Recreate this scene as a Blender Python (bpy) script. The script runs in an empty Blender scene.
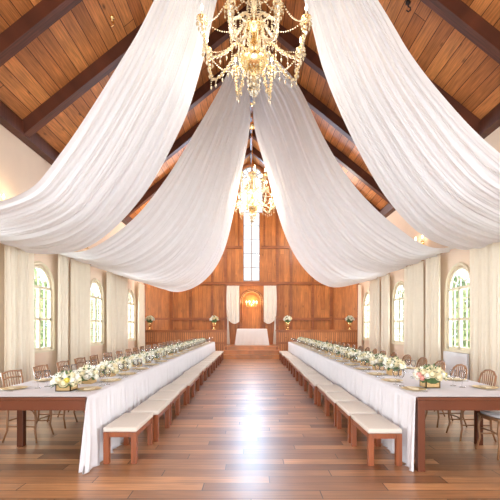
import bpy, bmesh, math, random
from mathutils import Vector, Matrix
random.seed(7)
PI = math.pi
S = bpy.context.scene
COL = S.collection

# ------------------------------------------------------------ camera, world, lights
FPX, HX, HY, CAMH = 380.0, 251.5, 326.0, 1.5
cd = bpy.data.cameras.new('camera'); cam = bpy.data.objects.new('camera', cd); COL.objects.link(cam)
cam.location = (0, 0, CAMH); cam.rotation_euler = (PI/2, 0, 0)
cd.sensor_width = 36; cd.lens = 36*FPX/500; cd.shift_y = (HY-250)/500; cd.shift_x = -(HX-250)/500
cd.clip_start = 0.05; cd.clip_end = 300
S.camera = cam
S.view_settings.view_transform = 'Standard'; S.view_settings.look = 'None'
S.view_settings.gamma = 1; S.view_settings.use_curve_mapping = False
S.view_settings.exposure = 0.42

w = bpy.data.worlds.new('sky'); S.world = w; w.use_nodes = True
bg = w.node_tree.nodes['Background']; bg.inputs[0].default_value = (0.80, 0.90, 1.0, 1); bg.inputs[1].default_value = 1.4

def area(name, loc, rot, sx, sy, power, col, spread=PI):
    l = bpy.data.lights.new(name, 'AREA'); l.shape = 'RECTANGLE'; l.size = sx; l.size_y = sy
    l.energy = power; l.color = col; l.spread = spread
    o = bpy.data.objects.new(name, l); o.location = loc; o.rotation_euler = rot; COL.objects.link(o); return o
WINS = {-1: [2.0, 5.6, 9.32, 12.65, 16.25], 1: [2.0, 5.7, 9.5, 13.3, 16.95]}
DAY = (0.90, 0.95, 1.0)
for s in (-1, 1):
    for y in WINS[s]:
        area('window_daylight', (s*6.7, y, 2.1), (0, s*PI/2, 0), 2.6, 1.7, 170, DAY, math.radians(96))
area('rear_fill_light', (0, -3.3, 3.3), (PI/2, 0, 0), 8.0, 5.6, 560, (0.90, 0.95, 1.0))  # added fill from behind the camera, for even light in the hall
area('chancel_window_daylight', (0, 20.0, 6.6), (-PI/2, 0, 0), 0.8, 5.4, 390, (0.48, 0.72, 1.0))
def point(name, loc, power, col, r=0.15):
    l = bpy.data.lights.new(name, 'POINT'); l.energy = power; l.color = col; l.shadow_soft_size = r
    o = bpy.data.objects.new(name, l); o.location = loc; COL.objects.link(o); return o
WARM = (1.0, 0.74, 0.45)
for s in (-1, 1): point('chancel_fill_light', (s*2.6, 16.4, 6.0), 170, (1.0, .92, .82), .12)  # added fill lights without fixtures, hidden by the swags, brighten the chancel

# ------------------------------------------------------------ materials
def nmat(name):
    m = bpy.data.materials.new(name); m.use_nodes = True
    return m, m.node_tree.nodes, m.node_tree.links, m.node_tree.nodes['Principled BSDF']
def simple(name, col, rough=0.6, metal=0.0, noise=0.0, nscale=20, emit=0, spec=0.5, coat=0, bump=0.0):
    m, N, L, b = nmat(name)
    b.inputs['Roughness'].default_value = rough; b.inputs['Metallic'].default_value = metal
    b.inputs['Specular IOR Level'].default_value = spec; b.inputs['Coat Weight'].default_value = coat
    b.inputs['Base Color'].default_value = (*col, 1)
    if noise or bump:
        tc = N.new('ShaderNodeTexCoord'); nz = N.new('ShaderNodeTexNoise'); nz.inputs['Scale'].default_value = nscale
        nz.inputs['Detail'].default_value = 3
        L.new(tc.outputs['Object'], nz.inputs['Vector'])
        if noise:
            mr = N.new('ShaderNodeMapRange'); mr.inputs['To Min'].default_value = 1-noise; mr.inputs['To Max'].default_value = 1+noise
            L.new(nz.outputs['Fac'], mr.inputs['Value'])
            vm = N.new('ShaderNodeVectorMath'); vm.operation = 'SCALE'; vm.inputs[0].default_value = col
            L.new(mr.outputs[0], vm.inputs['Scale']); L.new(vm.outputs[0], b.inputs['Base Color'])
        if bump:
            bp = N.new('ShaderNodeBump'); bp.inputs['Strength'].default_value = bump; bp.inputs['Distance'].default_value = 0.01
            L.new(nz.outputs['Fac'], bp.inputs['Height']); L.new(bp.outputs[0], b.inputs['Normal'])
    if emit:
        b.inputs['Emission Color'].default_value = (*col, 1); b.inputs['Emission Strength'].default_value = emit
    return m
def planks(name, long_ax, cross_ax, length, width, c1, c2, gap, rough=0.4, coat=0.0, knots=0.0, gapw=0.004, grain=0.35, offset=0.37):
    """boards: long_ax / cross_ax are object axes 0,1,2"""
    m, N, L, b = nmat(name)
    tc = N.new('ShaderNodeTexCoord'); sp = N.new('ShaderNodeSeparateXYZ'); cb = N.new('ShaderNodeCombineXYZ')
    L.new(tc.outputs['Object'], sp.inputs[0]); L.new(sp.outputs[cross_ax], cb.inputs[1])
    dv = N.new('ShaderNodeMath'); dv.operation = 'DIVIDE'; dv.inputs[1].default_value = width; L.new(sp.outputs[cross_ax], dv.inputs[0])
    fl = N.new('ShaderNodeMath'); fl.operation = 'FLOOR'; L.new(dv.outputs[0], fl.inputs[0])
    ma = N.new('ShaderNodeMath'); ma.operation = 'MULTIPLY_ADD'; ma.inputs[1].default_value = length*0.6317
    L.new(fl.outputs[0], ma.inputs[0]); L.new(sp.outputs[long_ax], ma.inputs[2]); L.new(ma.outputs[0], cb.inputs[0])
    br = N.new('ShaderNodeTexBrick'); br.offset = 0.0; br.offset_frequency = 2; br.squash = 1.0
    br.inputs['Scale'].default_value = 1.0; br.inputs['Brick Width'].default_value = length; br.inputs['Row Height'].default_value = width
    br.inputs['Mortar Size'].default_value = gapw; br.inputs['Mortar Smooth'].default_value = 0.2; br.inputs['Bias'].default_value = 0.0
    br.inputs['Color1'].default_value = (*c1, 1); br.inputs['Color2'].default_value = (*c2, 1); br.inputs['Mortar'].default_value = (*gap, 1)
    L.new(cb.outputs[0], br.inputs['Vector'])
    mp = N.new('ShaderNodeMapping'); mp.inputs['Scale'].default_value = (1.2, 22, 1)
    L.new(cb.outputs[0], mp.inputs['Vector'])
    nz = N.new('ShaderNodeTexNoise'); nz.inputs['Scale'].default_value = 1.6; nz.inputs['Detail'].default_value = 5; nz.inputs['Distortion'].default_value = 0.6
    L.new(mp.outputs[0], nz.inputs['Vector'])
    mr = N.new('ShaderNodeMapRange'); mr.inputs['From Min'].default_value = 0.25; mr.inputs['From Max'].default_value = 0.75
    mr.inputs['To Min'].default_value = 1-grain; mr.inputs['To Max'].default_value = 1+grain
    L.new(nz.outputs['Fac'], mr.inputs['Value'])
    # big blotches
    n2 = N.new('ShaderNodeTexNoise'); n2.inputs['Scale'].default_value = 1.3; L.new(cb.outputs[0], n2.inputs['Vector'])
    m2 = N.new('ShaderNodeMapRange'); m2.inputs['From Min'].default_value = 0.3; m2.inputs['From Max'].default_value = 0.7
    m2.inputs['To Min'].default_value = 0.8; m2.inputs['To Max'].default_value = 1.2
    L.new(n2.outputs['Fac'], m2.inputs['Value'])
    mu = N.new('ShaderNodeMath'); mu.operation = 'MULTIPLY'; L.new(mr.outputs[0], mu.inputs[0]); L.new(m2.outputs[0], mu.inputs[1])
    fac = mu
    if knots:
        mk = N.new('ShaderNodeMapping'); mk.inputs['Scale'].default_value = (1.3, 3.0, 1); L.new(cb.outputs[0], mk.inputs['Vector'])
        vo = N.new('ShaderNodeTexVoronoi'); vo.inputs['Scale'].default_value = 1.1; vo.inputs['Randomness'].default_value = 1.0
        L.new(mk.outputs[0], vo.inputs['Vector'])
        kr = N.new('ShaderNodeMapRange'); kr.inputs['From Min'].default_value = 0.03; kr.inputs['From Max'].default_value = 0.13
        kr.inputs['To Min'].default_value = 1-knots; kr.inputs['To Max'].default_value = 1.0
        L.new(vo.outputs['Distance'], kr.inputs['Value'])
        mu2 = N.new('ShaderNodeMath'); mu2.operation = 'MULTIPLY'; L.new(mu.outputs[0], mu2.inputs[0]); L.new(kr.outputs[0], mu2.inputs[1]); fac = mu2
    vm = N.new('ShaderNodeVectorMath'); vm.operation = 'SCALE'; L.new(br.outputs['Color'], vm.inputs[0]); L.new(fac.outputs[0], vm.inputs['Scale'])
    L.new(vm.outputs[0], b.inputs['Base Color'])
    b.inputs['Roughness'].default_value = rough; b.inputs['Coat Weight'].default_value = coat; b.inputs['Coat Roughness'].default_value = 0.33
    bp = N.new('ShaderNodeBump'); bp.inputs['Strength'].default_value = 0.25; bp.inputs['Distance'].default_value = 0.004; bp.invert = True
    L.new(br.outputs['Fac'], bp.inputs['Height']); L.new(bp.outputs[0], b.inputs['Normal'])
    return m
def cloth(name, col, trans=0.25, weave=0.0):
    m, N, L, b = nmat(name)
    N.remove(b); out = N['Material Output']
    d = N.new('ShaderNodeBsdfDiffuse'); t = N.new('ShaderNodeBsdfTranslucent'); mx = N.new('ShaderNodeMixShader')
    d.inputs[0].default_value = (*col, 1); t.inputs[0].default_value = (*col, 1); mx.inputs[0].default_value = trans
    tc = N.new('ShaderNodeTexCoord'); nz = N.new('ShaderNodeTexNoise'); nz.inputs['Scale'].default_value = 6
    L.new(tc.outputs['Object'], nz.inputs['Vector'])
    mr = N.new('ShaderNodeMapRange'); mr.inputs['To Min'].default_value = 0.95; mr.inputs['To Max'].default_value = 1.03
    L.new(nz.outputs['Fac'], mr.inputs['Value'])
    vm = N.new('ShaderNodeVectorMath'); vm.operation = 'SCALE'; vm.inputs[0].default_value = col; L.new(mr.outputs[0], vm.inputs['Scale'])
    L.new(vm.outputs[0], d.inputs[0]); L.new(vm.outputs[0], t.inputs[0])
    L.new(d.outputs[0], mx.inputs[1]); L.new(t.outputs[0], mx.inputs[2]); L.new(mx.outputs[0], out.inputs[0])
    return m
def glassy(name, tint, gloss_rough=0.02, ior=1.45, amount=1.0):
    m, N, L, b = nmat(name); N.remove(b); out = N['Material Output']
    t = N.new('ShaderNodeBsdfTransparent'); t.inputs[0].default_value = (*tint, 1)
    g = N.new('ShaderNodeBsdfGlossy'); g.inputs['Roughness'].default_value = gloss_rough
    lw = N.new('ShaderNodeFresnel'); lw.inputs[0].default_value = ior
    ml = N.new('ShaderNodeMath'); ml.operation = 'MULTIPLY'; ml.inputs[1].default_value = amount; ml.use_clamp = True
    L.new(lw.outputs[0], ml.inputs[0])
    mx = N.new('ShaderNodeMixShader'); L.new(ml.outputs[0], mx.inputs[0]); L.new(t.outputs[0], mx.inputs[1]); L.new(g.outputs[0], mx.inputs[2])
    L.new(mx.outputs[0], out.inputs[0]); return m

M = {}
M['floor'] = planks('oak_floor', 0, 1, 1.7, 0.165, (0.54, 0.255, 0.105), (0.18, 0.066, 0.024), (0.03, 0.012, 0.005), rough=0.42, coat=0.7, gapw=0.005, grain=0.3)
M['ceil'] = planks('ceiling_boards', 1, 0, 14.0, 0.27, (0.66, 0.27, 0.085), (0.34, 0.112, 0.030), (0.05, 0.016, 0.006), rough=0.5, knots=0.75, gapw=0.008, grain=0.4)
M['panel'] = planks('wall_boards', 2, 0, 9.0, 0.21, (0.60, 0.235, 0.062), (0.43, 0.148, 0.036), (0.22, 0.07, 0.018), rough=0.45, knots=0.5, gapw=0.004, grain=0.3)
M['bead'] = planks('beadboard', 2, 0, 9.0, 0.10, (0.56, 0.22, 0.075), (0.46, 0.165, 0.05), (0.08, 0.025, 0.01), rough=0.45, gapw=0.008, grain=0.25)
M['trimwood'] = planks('trim_wood', 0, 2, 4, 1.0, (0.36, 0.118, 0.032), (0.30, 0.095, 0.026), (0.2, 0.06, 0.02), rough=0.4, gapw=0.0, grain=0.3)
M['step'] = planks('step_wood', 0, 1, 4, 0.3, (0.62, 0.27, 0.09), (0.54, 0.22, 0.07), (0.2, 0.06, 0.02), rough=0.3, gapw=0.003, grain=0.3)
M['beam'] = planks('beam_wood', 0, 1, 8, 2.0, (0.105, 0.030, 0.014), (0.08, 0.023, 0.011), (0.05, 0.02, 0.01), rough=0.5, gapw=0.0, grain=0.4)
M['tablewood'] = planks('table_wood', 0, 1, 3, 1.0, (0.13, 0.034, 0.012), (0.11, 0.028, 0.010), (0.1, 0.03, 0.01), rough=0.3, gapw=0.0, grain=0.25, coat=0.2)
M['benchwood'] = planks('bench_wood', 2, 0, 3, 1.0, (0.30, 0.080, 0.024), (0.24, 0.062, 0.018), (0.1, 0.03, 0.01), rough=0.35, gapw=0.0, grain=0.25, coat=0.2)
M['chairwood'] = simple('chair_wood', (0.30, 0.145, 0.065), 0.35, noise=0.25, nscale=30, coat=0.2)
M['plaster'] = simple('wall_plaster', (0.86, 0.70, 0.55), 0.85, noise=0.04, nscale=3, bump=0.1)
M['frame'] = simple('window_paint', (0.80, 0.72, 0.54), 0.5, noise=0.03)
M['whitepaint'] = simple('white_paint', (0.80, 0.82, 0.86), 0.5, noise=0.02)
M['greypaint'] = simple('grey_paint', (0.42, 0.40, 0.38), 0.5)
M['pilaster'] = simple('pilaster_paint', (0.50, 0.33, 0.20), 0.7, noise=0.05)
M['swag'] = cloth('swag_fabric', (0.88, 0.90, 0.94), 0.22)
M['curtain'] = cloth('curtain_fabric', (0.94, 0.87, 0.73), 0.18)
M['linen'] = cloth('table_linen', (0.74, 0.72, 0.74), 0.08)
M['ivory'] = cloth('ivory_drape', (0.95, 0.93, 0.88), 0.12)
M['altarlinen'] = cloth('altar_linen', (0.93, 0.93, 0.95), 0.08)
M['seat'] = simple('seat_upholstery', (0.66, 0.59, 0.51), 0.8, noise=0.04, nscale=40)
M['cushion'] = simple('chair_cushion', (0.72, 0.70, 0.70), 0.8, noise=0.04)
M['gold'] = simple('polished_brass', (1.0, 0.76, 0.38), 0.25, 1.0, noise=0.08)
M['palegold'] = simple('pale_gold', (0.72, 0.55, 0.30), 0.40, 0.6, noise=0.2, nscale=60)
M['boxgold'] = simple('planter_wood', (0.52, 0.33, 0.14), 0.5, 0.1, noise=0.25, nscale=50)
M['glass'] = glassy('drinking_glass', (0.99, 0.99, 0.995), 0.08, 1.35, 0.8)
M['pane'] = glassy('window_pane', (0.97, 0.98, 0.98), 0.02, 1.45, 0.6)
M['crystal'] = simple('cut_crystal', (0.82, 0.69, 0.46), 0.05, 0.0, spec=1.0)
cb_ = M['crystal'].node_tree.nodes['Principled BSDF']; cb_.inputs['Transmission Weight'].default_value = 0.35; cb_.inputs['IOR'].default_value = 1.7
M['candle'] = simple('candle_sleeve', (0.92, 0.85, 0.68), 0.5)
M['bulb'] = simple('bulb_glow', (1.0, 0.80, 0.50), 0.4, emit=14)
M['leaf'] = simple('leaf_green', (0.085, 0.15, 0.05), 0.5, noise=0.5, nscale=12)
M['leaflight'] = simple('pale_leaf', (0.22, 0.30, 0.12), 0.5, noise=0.4, nscale=12)
M['rose'] = simple('white_petals', (0.92, 0.89, 0.78), 0.7, noise=0.07, nscale=25)
M['rosecream'] = simple('cream_petals', (0.85, 0.76, 0.52), 0.7, noise=0.07, nscale=25)
M['rosepink'] = simple('pink_petals', (0.85, 0.42, 0.36), 0.7, noise=0.08)
M['roseyellow'] = simple('yellow_petals', (0.85, 0.75, 0.16), 0.7, noise=0.08)
M['napkin'] = simple('napkin_linen', (0.70, 0.60, 0.42), 0.8, noise=0.12, nscale=60)
M['steel'] = simple('cutlery_steel', (0.75, 0.74, 0.72), 0.25, 1.0)
M['bush'] = simple('bush_leaves', (0.50, 0.62, 0.38), 0.7, noise=0.5, nscale=2)
M['bark'] = simple('bark', (0.2, 0.13, 0.08), 0.9, noise=0.3)
M['lawn'] = simple('lawn', (0.35, 0.45, 0.22), 0.9, noise=0.3, nscale=4)
M['darkmetal'] = simple('dark_metal', (0.05, 0.04, 0.04), 0.5, 0.6)

# ------------------------------------------------------------ mesh helpers
class MB:
    def __init__(s): s.v = []; s.f = []
    def add(s, vs, fs):
        b = len(s.v); s.v += [tuple(p) for p in vs]; s.f += [tuple(i+b for i in f) for f in fs]; return s
    def box(s, x0, x1, y0, y1, z0, z1):
        vs = [(x, y, z) for x in (x0, x1) for y in (y0, y1) for z in (z0, z1)]
        return s.add(vs, [(0,1,3,2),(4,6,7,5),(0,4,5,1),(2,3,7,6),(0,2,6,4),(1,5,7,3)])
    def bar(s, p, q, w, h=None, up=(0,0,1)):
        h = h or w; p = Vector(p); q = Vector(q); d = (q-p).normalized(); u = Vector(up)
        if abs(d.dot(u)) > 0.95: u = Vector((0,1,0))
        a = d.cross(u).normalized(); c = a.cross(d).normalized()
        vs = [e+a*i*w/2+c*j*h/2 for e in (p, q) for i, j in ((-1,-1),(1,-1),(1,1),(-1,1))]
        return s.add(vs, [(3,2,1,0),(4,5,6,7),(0,1,5,4),(1,2,6,5),(2,3,7,6),(3,0,4,7)])
    def tube(s, pts, r, n=8, closed=False):
        pts = [Vector(p) for p in pts]; k = len(pts)
        rs = r if isinstance(r, (list, tuple)) else [r]*k
        vs = []; prev = None
        for i, p in enumerate(pts):
            if closed: d = (pts[(i+1) % k]-pts[i-1])
            else: d = (pts[min(i+1, k-1)]-pts[max(i-1, 0)])
            d.normalize()
            if prev is None:
                u = Vector((0,0,1)) if abs(d.z) < 0.9 else Vector((1,0,0))
                a = d.cross(u).normalized()
            else:
                a = (prev - d*prev.dot(d)).normalized()
            prev = a; c = d.cross(a)
            for j in range(n):
                t = 2*PI*j/n; vs.append(p+(a*math.cos(t)+c*math.sin(t))*rs[i])
        fs = []
        for i in range(k if closed else k-1):
            i2 = (i+1) % k
            for j in range(n): fs.append((i*n+j, i*n+(j+1) % n, i2*n+(j+1) % n, i2*n+j))
        if not closed: fs += [tuple(range(n))[::-1], tuple((k-1)*n+j for j in range(n))]
        return s.add(vs, fs)
    def lathe(s, prof, n=20, o=(0,0,0), cap=True):
        vs = [(o[0]+r*math.cos(2*PI*j/n), o[1]+r*math.sin(2*PI*j/n), o[2]+z) for r, z in prof for j in range(n)]
        k = len(prof); fs = [(i*n+j, i*n+(j+1) % n, (i+1)*n+(j+1) % n, (i+1)*n+j) for i in range(k-1) for j in range(n)]
        if cap:
            fs += [tuple(range(n))[::-1], tuple((k-1)*n+j for j in range(n))]
        return s.add(vs, fs)
    def octa(s, c, r, h=None, n=6):
        h = h or r; c = Vector(c)
        vs = [c+Vector((0,0,h)), c-Vector((0,0,h))]+[c+Vector((r*math.cos(2*PI*j/n), r*math.sin(2*PI*j/n), h*0.15)) for j in range(n)]
        return s.add(vs, [(0, 2+j, 2+(j+1) % n) for j in range(n)]+[(1, 2+(j+1) % n, 2+j) for j in range(n)])
    def sphere(s, c, r, nu=12, nv=8, sc=(1,1,1)):
        return s.lathe2(c, r, nu, nv, sc)
    def lathe2(s, c, r, nu, nv, sc):
        vs = [(c[0], c[1], c[2]-r*sc[2])]
        for i in range(1, nv):
            a = -PI/2+PI*i/nv
            for j in range(nu):
                t = 2*PI*j/nu; vs.append((c[0]+r*sc[0]*math.cos(a)*math.cos(t), c[1]+r*sc[1]*math.cos(a)*math.sin(t), c[2]+r*sc[2]*math.sin(a)))
        vs.append((c[0], c[1], c[2]+r*sc[2])); e = len(vs)-1
        fs = [(0, 1+(j+1) % nu, 1+j) for j in range(nu)]
        for i in range(nv-2):
            for j in range(nu): fs.append((1+i*nu+j, 1+i*nu+(j+1) % nu, 1+(i+1)*nu+(j+1) % nu, 1+(i+1)*nu+j))
        fs += [(e, 1+(nv-2)*nu+j, 1+(nv-2)*nu+(j+1) % nu) for j in range(nu)]
        return s.add(vs, fs)
    def grid(s, P):
        nu, nv = len(P), len(P[0])
        return s.add([p for r in P for p in r], [(i*nv+j, (i+1)*nv+j, (i+1)*nv+j+1, i*nv+j+1) for i in range(nu-1) for j in range(nv-1)])
    def build(s, name, mat, parent=None, smooth=False, bevel=0, thick=0, loc=None, rot=None):
        me = bpy.data.meshes.new(name); me.from_pydata(s.v, [], s.f); me.update()
        bm = bmesh.new(); bm.from_mesh(me)
        if not thick: bmesh.ops.recalc_face_normals(bm, faces=bm.faces)
        if bevel: bmesh.ops.bevel(bm, geom=list(bm.edges), offset=bevel, segments=2, affect='EDGES', profile=0.5)
        bm.to_mesh(me); bm.free()
        if smooth:
            for p in me.polygons: p.use_smooth = True
        me.materials.append(mat)
        o = bpy.data.objects.new(name, me); COL.objects.link(o)
        if parent: o.parent = parent
        if thick:
            md = o.modifiers.new('thickness', 'SOLIDIFY'); md.thickness = thick; md.offset = 0
        if loc: o.location = loc
        if rot: o.rotation_euler = rot
        return o
def tag(o, label, cat, group=None, kind=None):
    o['label'] = label; o['category'] = cat
    if group: o['group'] = group
    if kind: o['kind'] = kind
    return o
def thing(name, loc, label, cat, group=None, rz=0):
    o = bpy.data.objects.new(name, None); COL.objects.link(o); o.location = loc; o.rotation_euler = (0, 0, rz)
    o.empty_display_size = 0.1
    return tag(o, label, cat, group)
def struct(o): o['kind'] = 'structure'; return o
def copy_tree(o, parent=None):
    c = o.copy(); COL.objects.link(c); c.parent = parent
    for ch in list(KIDS.get(o.name, [])) or [k for k in o.children]:
        copy_tree(ch, c)
    return c
KIDS = {}
def dup(o, loc, rz, label, group=None, scale=None):
    c = copy_tree(o); c.location = loc; c.rotation_euler = (0, 0, rz); c['label'] = label
    if group: c['group'] = group
    if scale: c.scale = scale
    return c
ORD = ['first','second','third','fourth','fifth','sixth','seventh','eighth','ninth','tenth','eleventh','twelfth','thirteenth',
       'fourteenth','fifteenth','sixteenth','seventeenth','eighteenth','nineteenth','twentieth']
def nth(i, what='the near end'):
    return 'nearest the camera' if i == 0 else '%s from %s' % (ORD[i], what.replace('the near', 'near'))

# ------------------------------------------------------------ room shell
WX, EAVE, RIDGE, YB, YF = 5.2, 5.9, 10.1, 19.6, -3.2     # half width, eave, ridge, back wall, wall behind camera
SL = (RIDGE-EAVE)/WX
WW, SILL, SPR = 0.54, 0.90, 2.45                           # side windows: half width, sill, springline
struct(MB().box(-WX-0.3, WX+0.3, YF-0.3, YB+0.4, -0.12, 0).build('floor', M['floor']))

def side_wall(s, name):
    m = MB(); x0 = s*WX; x1 = s*(WX+0.09)
    def quad(y0, y1, za0, za1, zb0, zb1):   # at y0: z from za0..za1 ; at y1: zb0..zb1
        for x in (x0, x1): m.add([(x, y0, za0), (x, y1, zb0), (x, y1, zb1), (x, y0, za1)], [(0,1,2,3)])
    ys = [YF]
    for y in WINS[s]: ys += [y-WW, y+WW]
    ys.append(18.3)
    for i in range(0, len(ys), 2): quad(ys[i], ys[i+1], 0, EAVE+0.2, 0, EAVE+0.2)
    for y in WINS[s]:
        quad(y-WW, y+WW, 0, SILL, 0, SILL)
        n = 20; pts = [(y-WW*math.cos(PI*k/n), SPR+WW*math.sin(PI*k/n)) for k in range(n+1)]
        for k in range(n): quad(pts[k][0], pts[k+1][0], pts[k][1], EAVE+0.2, pts[k+1][1], EAVE+0.2)
        ring = [(y-WW, SILL)]+pts+[(y+WW, SILL)]
        for k in range(len(ring)):
            a = ring[k]; b = ring[(k+1) % len(ring)]
            m.add([(x0, *a), (x0, *b), (x1, *b), (x1, *a)], [(0,1,2,3)])
    m.add([(x0, YF, EAVE+.2), (x1, YF, EAVE+.2), (x1, 18.3, EAVE+.2), (x0, 18.3, EAVE+.2)], [(0,1,2,3)])
    return struct(m.build(name, M['plaster']))
side_wall(-1, 'wall_left'); side_wall(1, 'wall_right')

# wall behind the camera with an opening added to let in the rear fill
m = MB()
for a, b, c, d in ((-WX, -4.1, 0, EAVE), (4.1, WX, 0, EAVE), (-4.1, 4.1, 0, 0.4), (-4.1, 4.1, 6.2, 7)):
    m.box(a, b, YF-0.25, YF, c, d)
m.add([(-WX, YF, EAVE-.1), (WX, YF, EAVE-.1), (0, YF, RIDGE+.2)], [(0,1,2)])
struct(m.build('wall_rear', M['plaster']))

def roof(s, name):
    L_ = math.hypot(WX+0.3, SL*(WX+0.3)); ang = math.atan(SL)
    o = MB().box(0, L_, YF-0.3, YB+0.5, 0, 0.12).build(name, M['ceil'])
    o.location = (0, 0, RIDGE)
    o.rotation_euler = (0, ang, 0) if s > 0 else (0, ang, PI)
    if s < 0:
        # mirror by turning round the vertical axis: y runs backwards
        me = o.data
        for v in me.vertices: v.co.y = -v.co.y
        me.flip_normals()
    return struct(o), ang, L_
_, ANG, RL = roof(-1, 'ceiling_left'); roof(1, 'ceiling_right')
RAFT = [-2.0, -0.3, 1.4, 3.1, 4.9, 6.7, 8.45, 10.15, 11.75, 13.35, 14.95, 16.55, 18.15]
for i, y in enumerate(RAFT):
    for s in (-1, 1):
        ang = ANG
        o = MB().box(0.05, math.hypot(WX, SL*WX)-0.02, -0.10, 0.10, -0.26, -0.001).build('trim_%d' % (2*i+(s > 0)+1), M['beam'])
        o.location = (0, y, RIDGE); o.rotation_euler = (0, ang, 0) if s > 0 else (0, ang, PI); struct(o)
struct(MB().box(-0.05, 0.05, YF, YB, RIDGE-0.30, RIDGE-0.03).build('trim_40', M['beam']))
for s, k in ((-1, 41), (1, 42)):
    a, b = sorted((s*WX, s*(WX-0.2)))
    struct(MB().box(a, b, YF, 18.5, EAVE-0.22, EAVE+0.08).build('trim_%d' % k, M['beam']))
for s, nm in ((-1, 'baseboard_left'), (1, 'baseboard_right')):
    a, b = sorted((s*WX, s*(WX-0.025)))
    struct(MB().box(a, b, YF, 17.85, 0, 0.2).build(nm, M['trimwood']))
k = 43
for s in (-1, 1):
    for y in ((6.9, 10.5, 14.0) if s < 0 else (7.2, 11.0, 14.8)):
        a, b = sorted((s*WX, s*(WX-0.10)))
        struct(MB().box(a, b, y-0.09, y+0.09, 0.2, 3.5).build('trim_%d' % k, M['pilaster'])); k += 1

# chancel: canted side walls and the gable wall
def zroof(x): return RIDGE-SL*abs(x)-0.0
CX = 4.15
for s, nm in ((-1, 'wall_chancel_left'), (1, 'wall_chancel_right')):
    p0 = Vector((s*WX, 18.3, 0)); p1 = Vector((s*CX, YB, 0)); d = p1-p0; ln = d.length
    m = MB(); off = 0.12
    z0, z1 = zroof(WX)+0.1, zroof(CX)+0.1
    m.add([(0,0,0), (ln,0,0), (ln,0,z1), (0,0,z0)], [(0,1,2,3)])
    o = m.build(nm, M['panel']); o.location = p0; o.rotation_euler = (0, 0, math.atan2(d.y, d.x)); struct(o)
    o2 = MB()
    for z in (1.86, 3.72, 5.5): o2.box(0.0, ln, -0.03, 0.03, z-0.05, z+0.05)
    for x in (0.06, ln-0.03): o2.box(x-0.05, x+0.05, -0.035, 0.035, 0.57, 5.9)
    o2 = o2.build('trim_%d' % k, M['trimwood']); k += 1; o2.location = p0; o2.rotation_euler = (0, 0, math.atan2(d.y, d.x)); struct(o2)
LW, LZ0, LZ1, UW, USP = 0.42, 3.80, 7.35, 0.60, 9.15     # chancel window
m = MB()
def bq(x0, x1, a0, a1, b0, b1):
    m.add([(x0, 0, a0), (x1, 0, b0), (x1, 0, b1), (x0, 0, a1)], [(0,1,2,3)])
for s in (-1, 1):
    bq(s*CX, s*UW, 0, zroof(CX)+.1, 0, zroof(UW)+.1)
    bq(s*UW, s*LW, 0, LZ1, 0, LZ1)
bq(-LW, LW, 0, LZ0, 0, LZ0)
n = 20
arc = [(-UW*math.cos(PI*i/n), USP+UW*math.sin(PI*i/n)) for i in range(n+1)]
for i in range(n): bq(arc[i][0], arc[i+1][0], arc[i][1], zroof(arc[i][0])+.1, arc[i+1][1], zroof(arc[i+1][0])+.1)
ring = [(-UW, LZ1)]+arc+[(UW, LZ1), (LW, LZ1), (LW, LZ0), (-LW, LZ0), (-LW, LZ1)]
for i in range(len(ring)):
    a = ring[i]; b = ring[(i+1) % len(ring)]
    m.add([(a[0], 0, a[1]), (b[0], 0, b[1]), (b[0], .22, b[1]), (a[0], .22, a[1])], [(0,1,2,3)])
o = m.build('wall_back', M['panel']); o.location = (0, YB, 0); struct(o)
m = MB()
for z in (1.86, 3.70, 5.55):
    for s in (-1, 1):
        a, b = sorted((s*(1.35 if z < 3.6 else (0.5 if z > 3.75 else 0.0)), s*(CX-0.02))); m.box(a, b, YB-0.09, YB, z-0.065, z+0.065)
for s in (-1, 1):
    for x in (1.33, 2.03, 3.15, 4.10): m.box(s*x-0.06, s*x+0.06, YB-0.07, YB+0.0, 0.57, zroof(x)-0.05)
    m.box(s*0.66-0.04, s*0.66+0.04, YB-0.045, YB, 5.5, 9.2)
m.tube([(-0.68*math.cos(PI*i/n), YB-0.02, USP+0.68*math.sin(PI*i/n)) for i in range(n+1)], 0.045, 6)
struct(m.build('trim_%d' % k, M['trimwood'])); k += 1
# chancel floor and steps
m = MB()
m.box(-1.3, 1.3, 17.9, YB, 0.0, 0.57)
m.box(-1.32, 1.32, 17.60, 17.9, 0.0, 0.38); m.box(-1.36, 1.36, 17.30, 17.60, 0.0, 0.19)
m.box(-1.3, 1.3, 17.86, 17.9, 0.53, 0.57); m.box(-1.34, 1.34, 17.56, 17.6, 0.34, 0.38); m.box(-1.38, 1.38, 17.26, 17.3, 0.15, 0.19)
struct(m.build('floor_chancel_steps', M['step']))
m = MB().box(-5.1, -1.3, 18.02, YB, 0.0, 0.569).box(1.3, 5.1, 18.02, YB, 0.0, 0.569)
struct(m.build('floor_chancel', M['step']))

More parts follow.
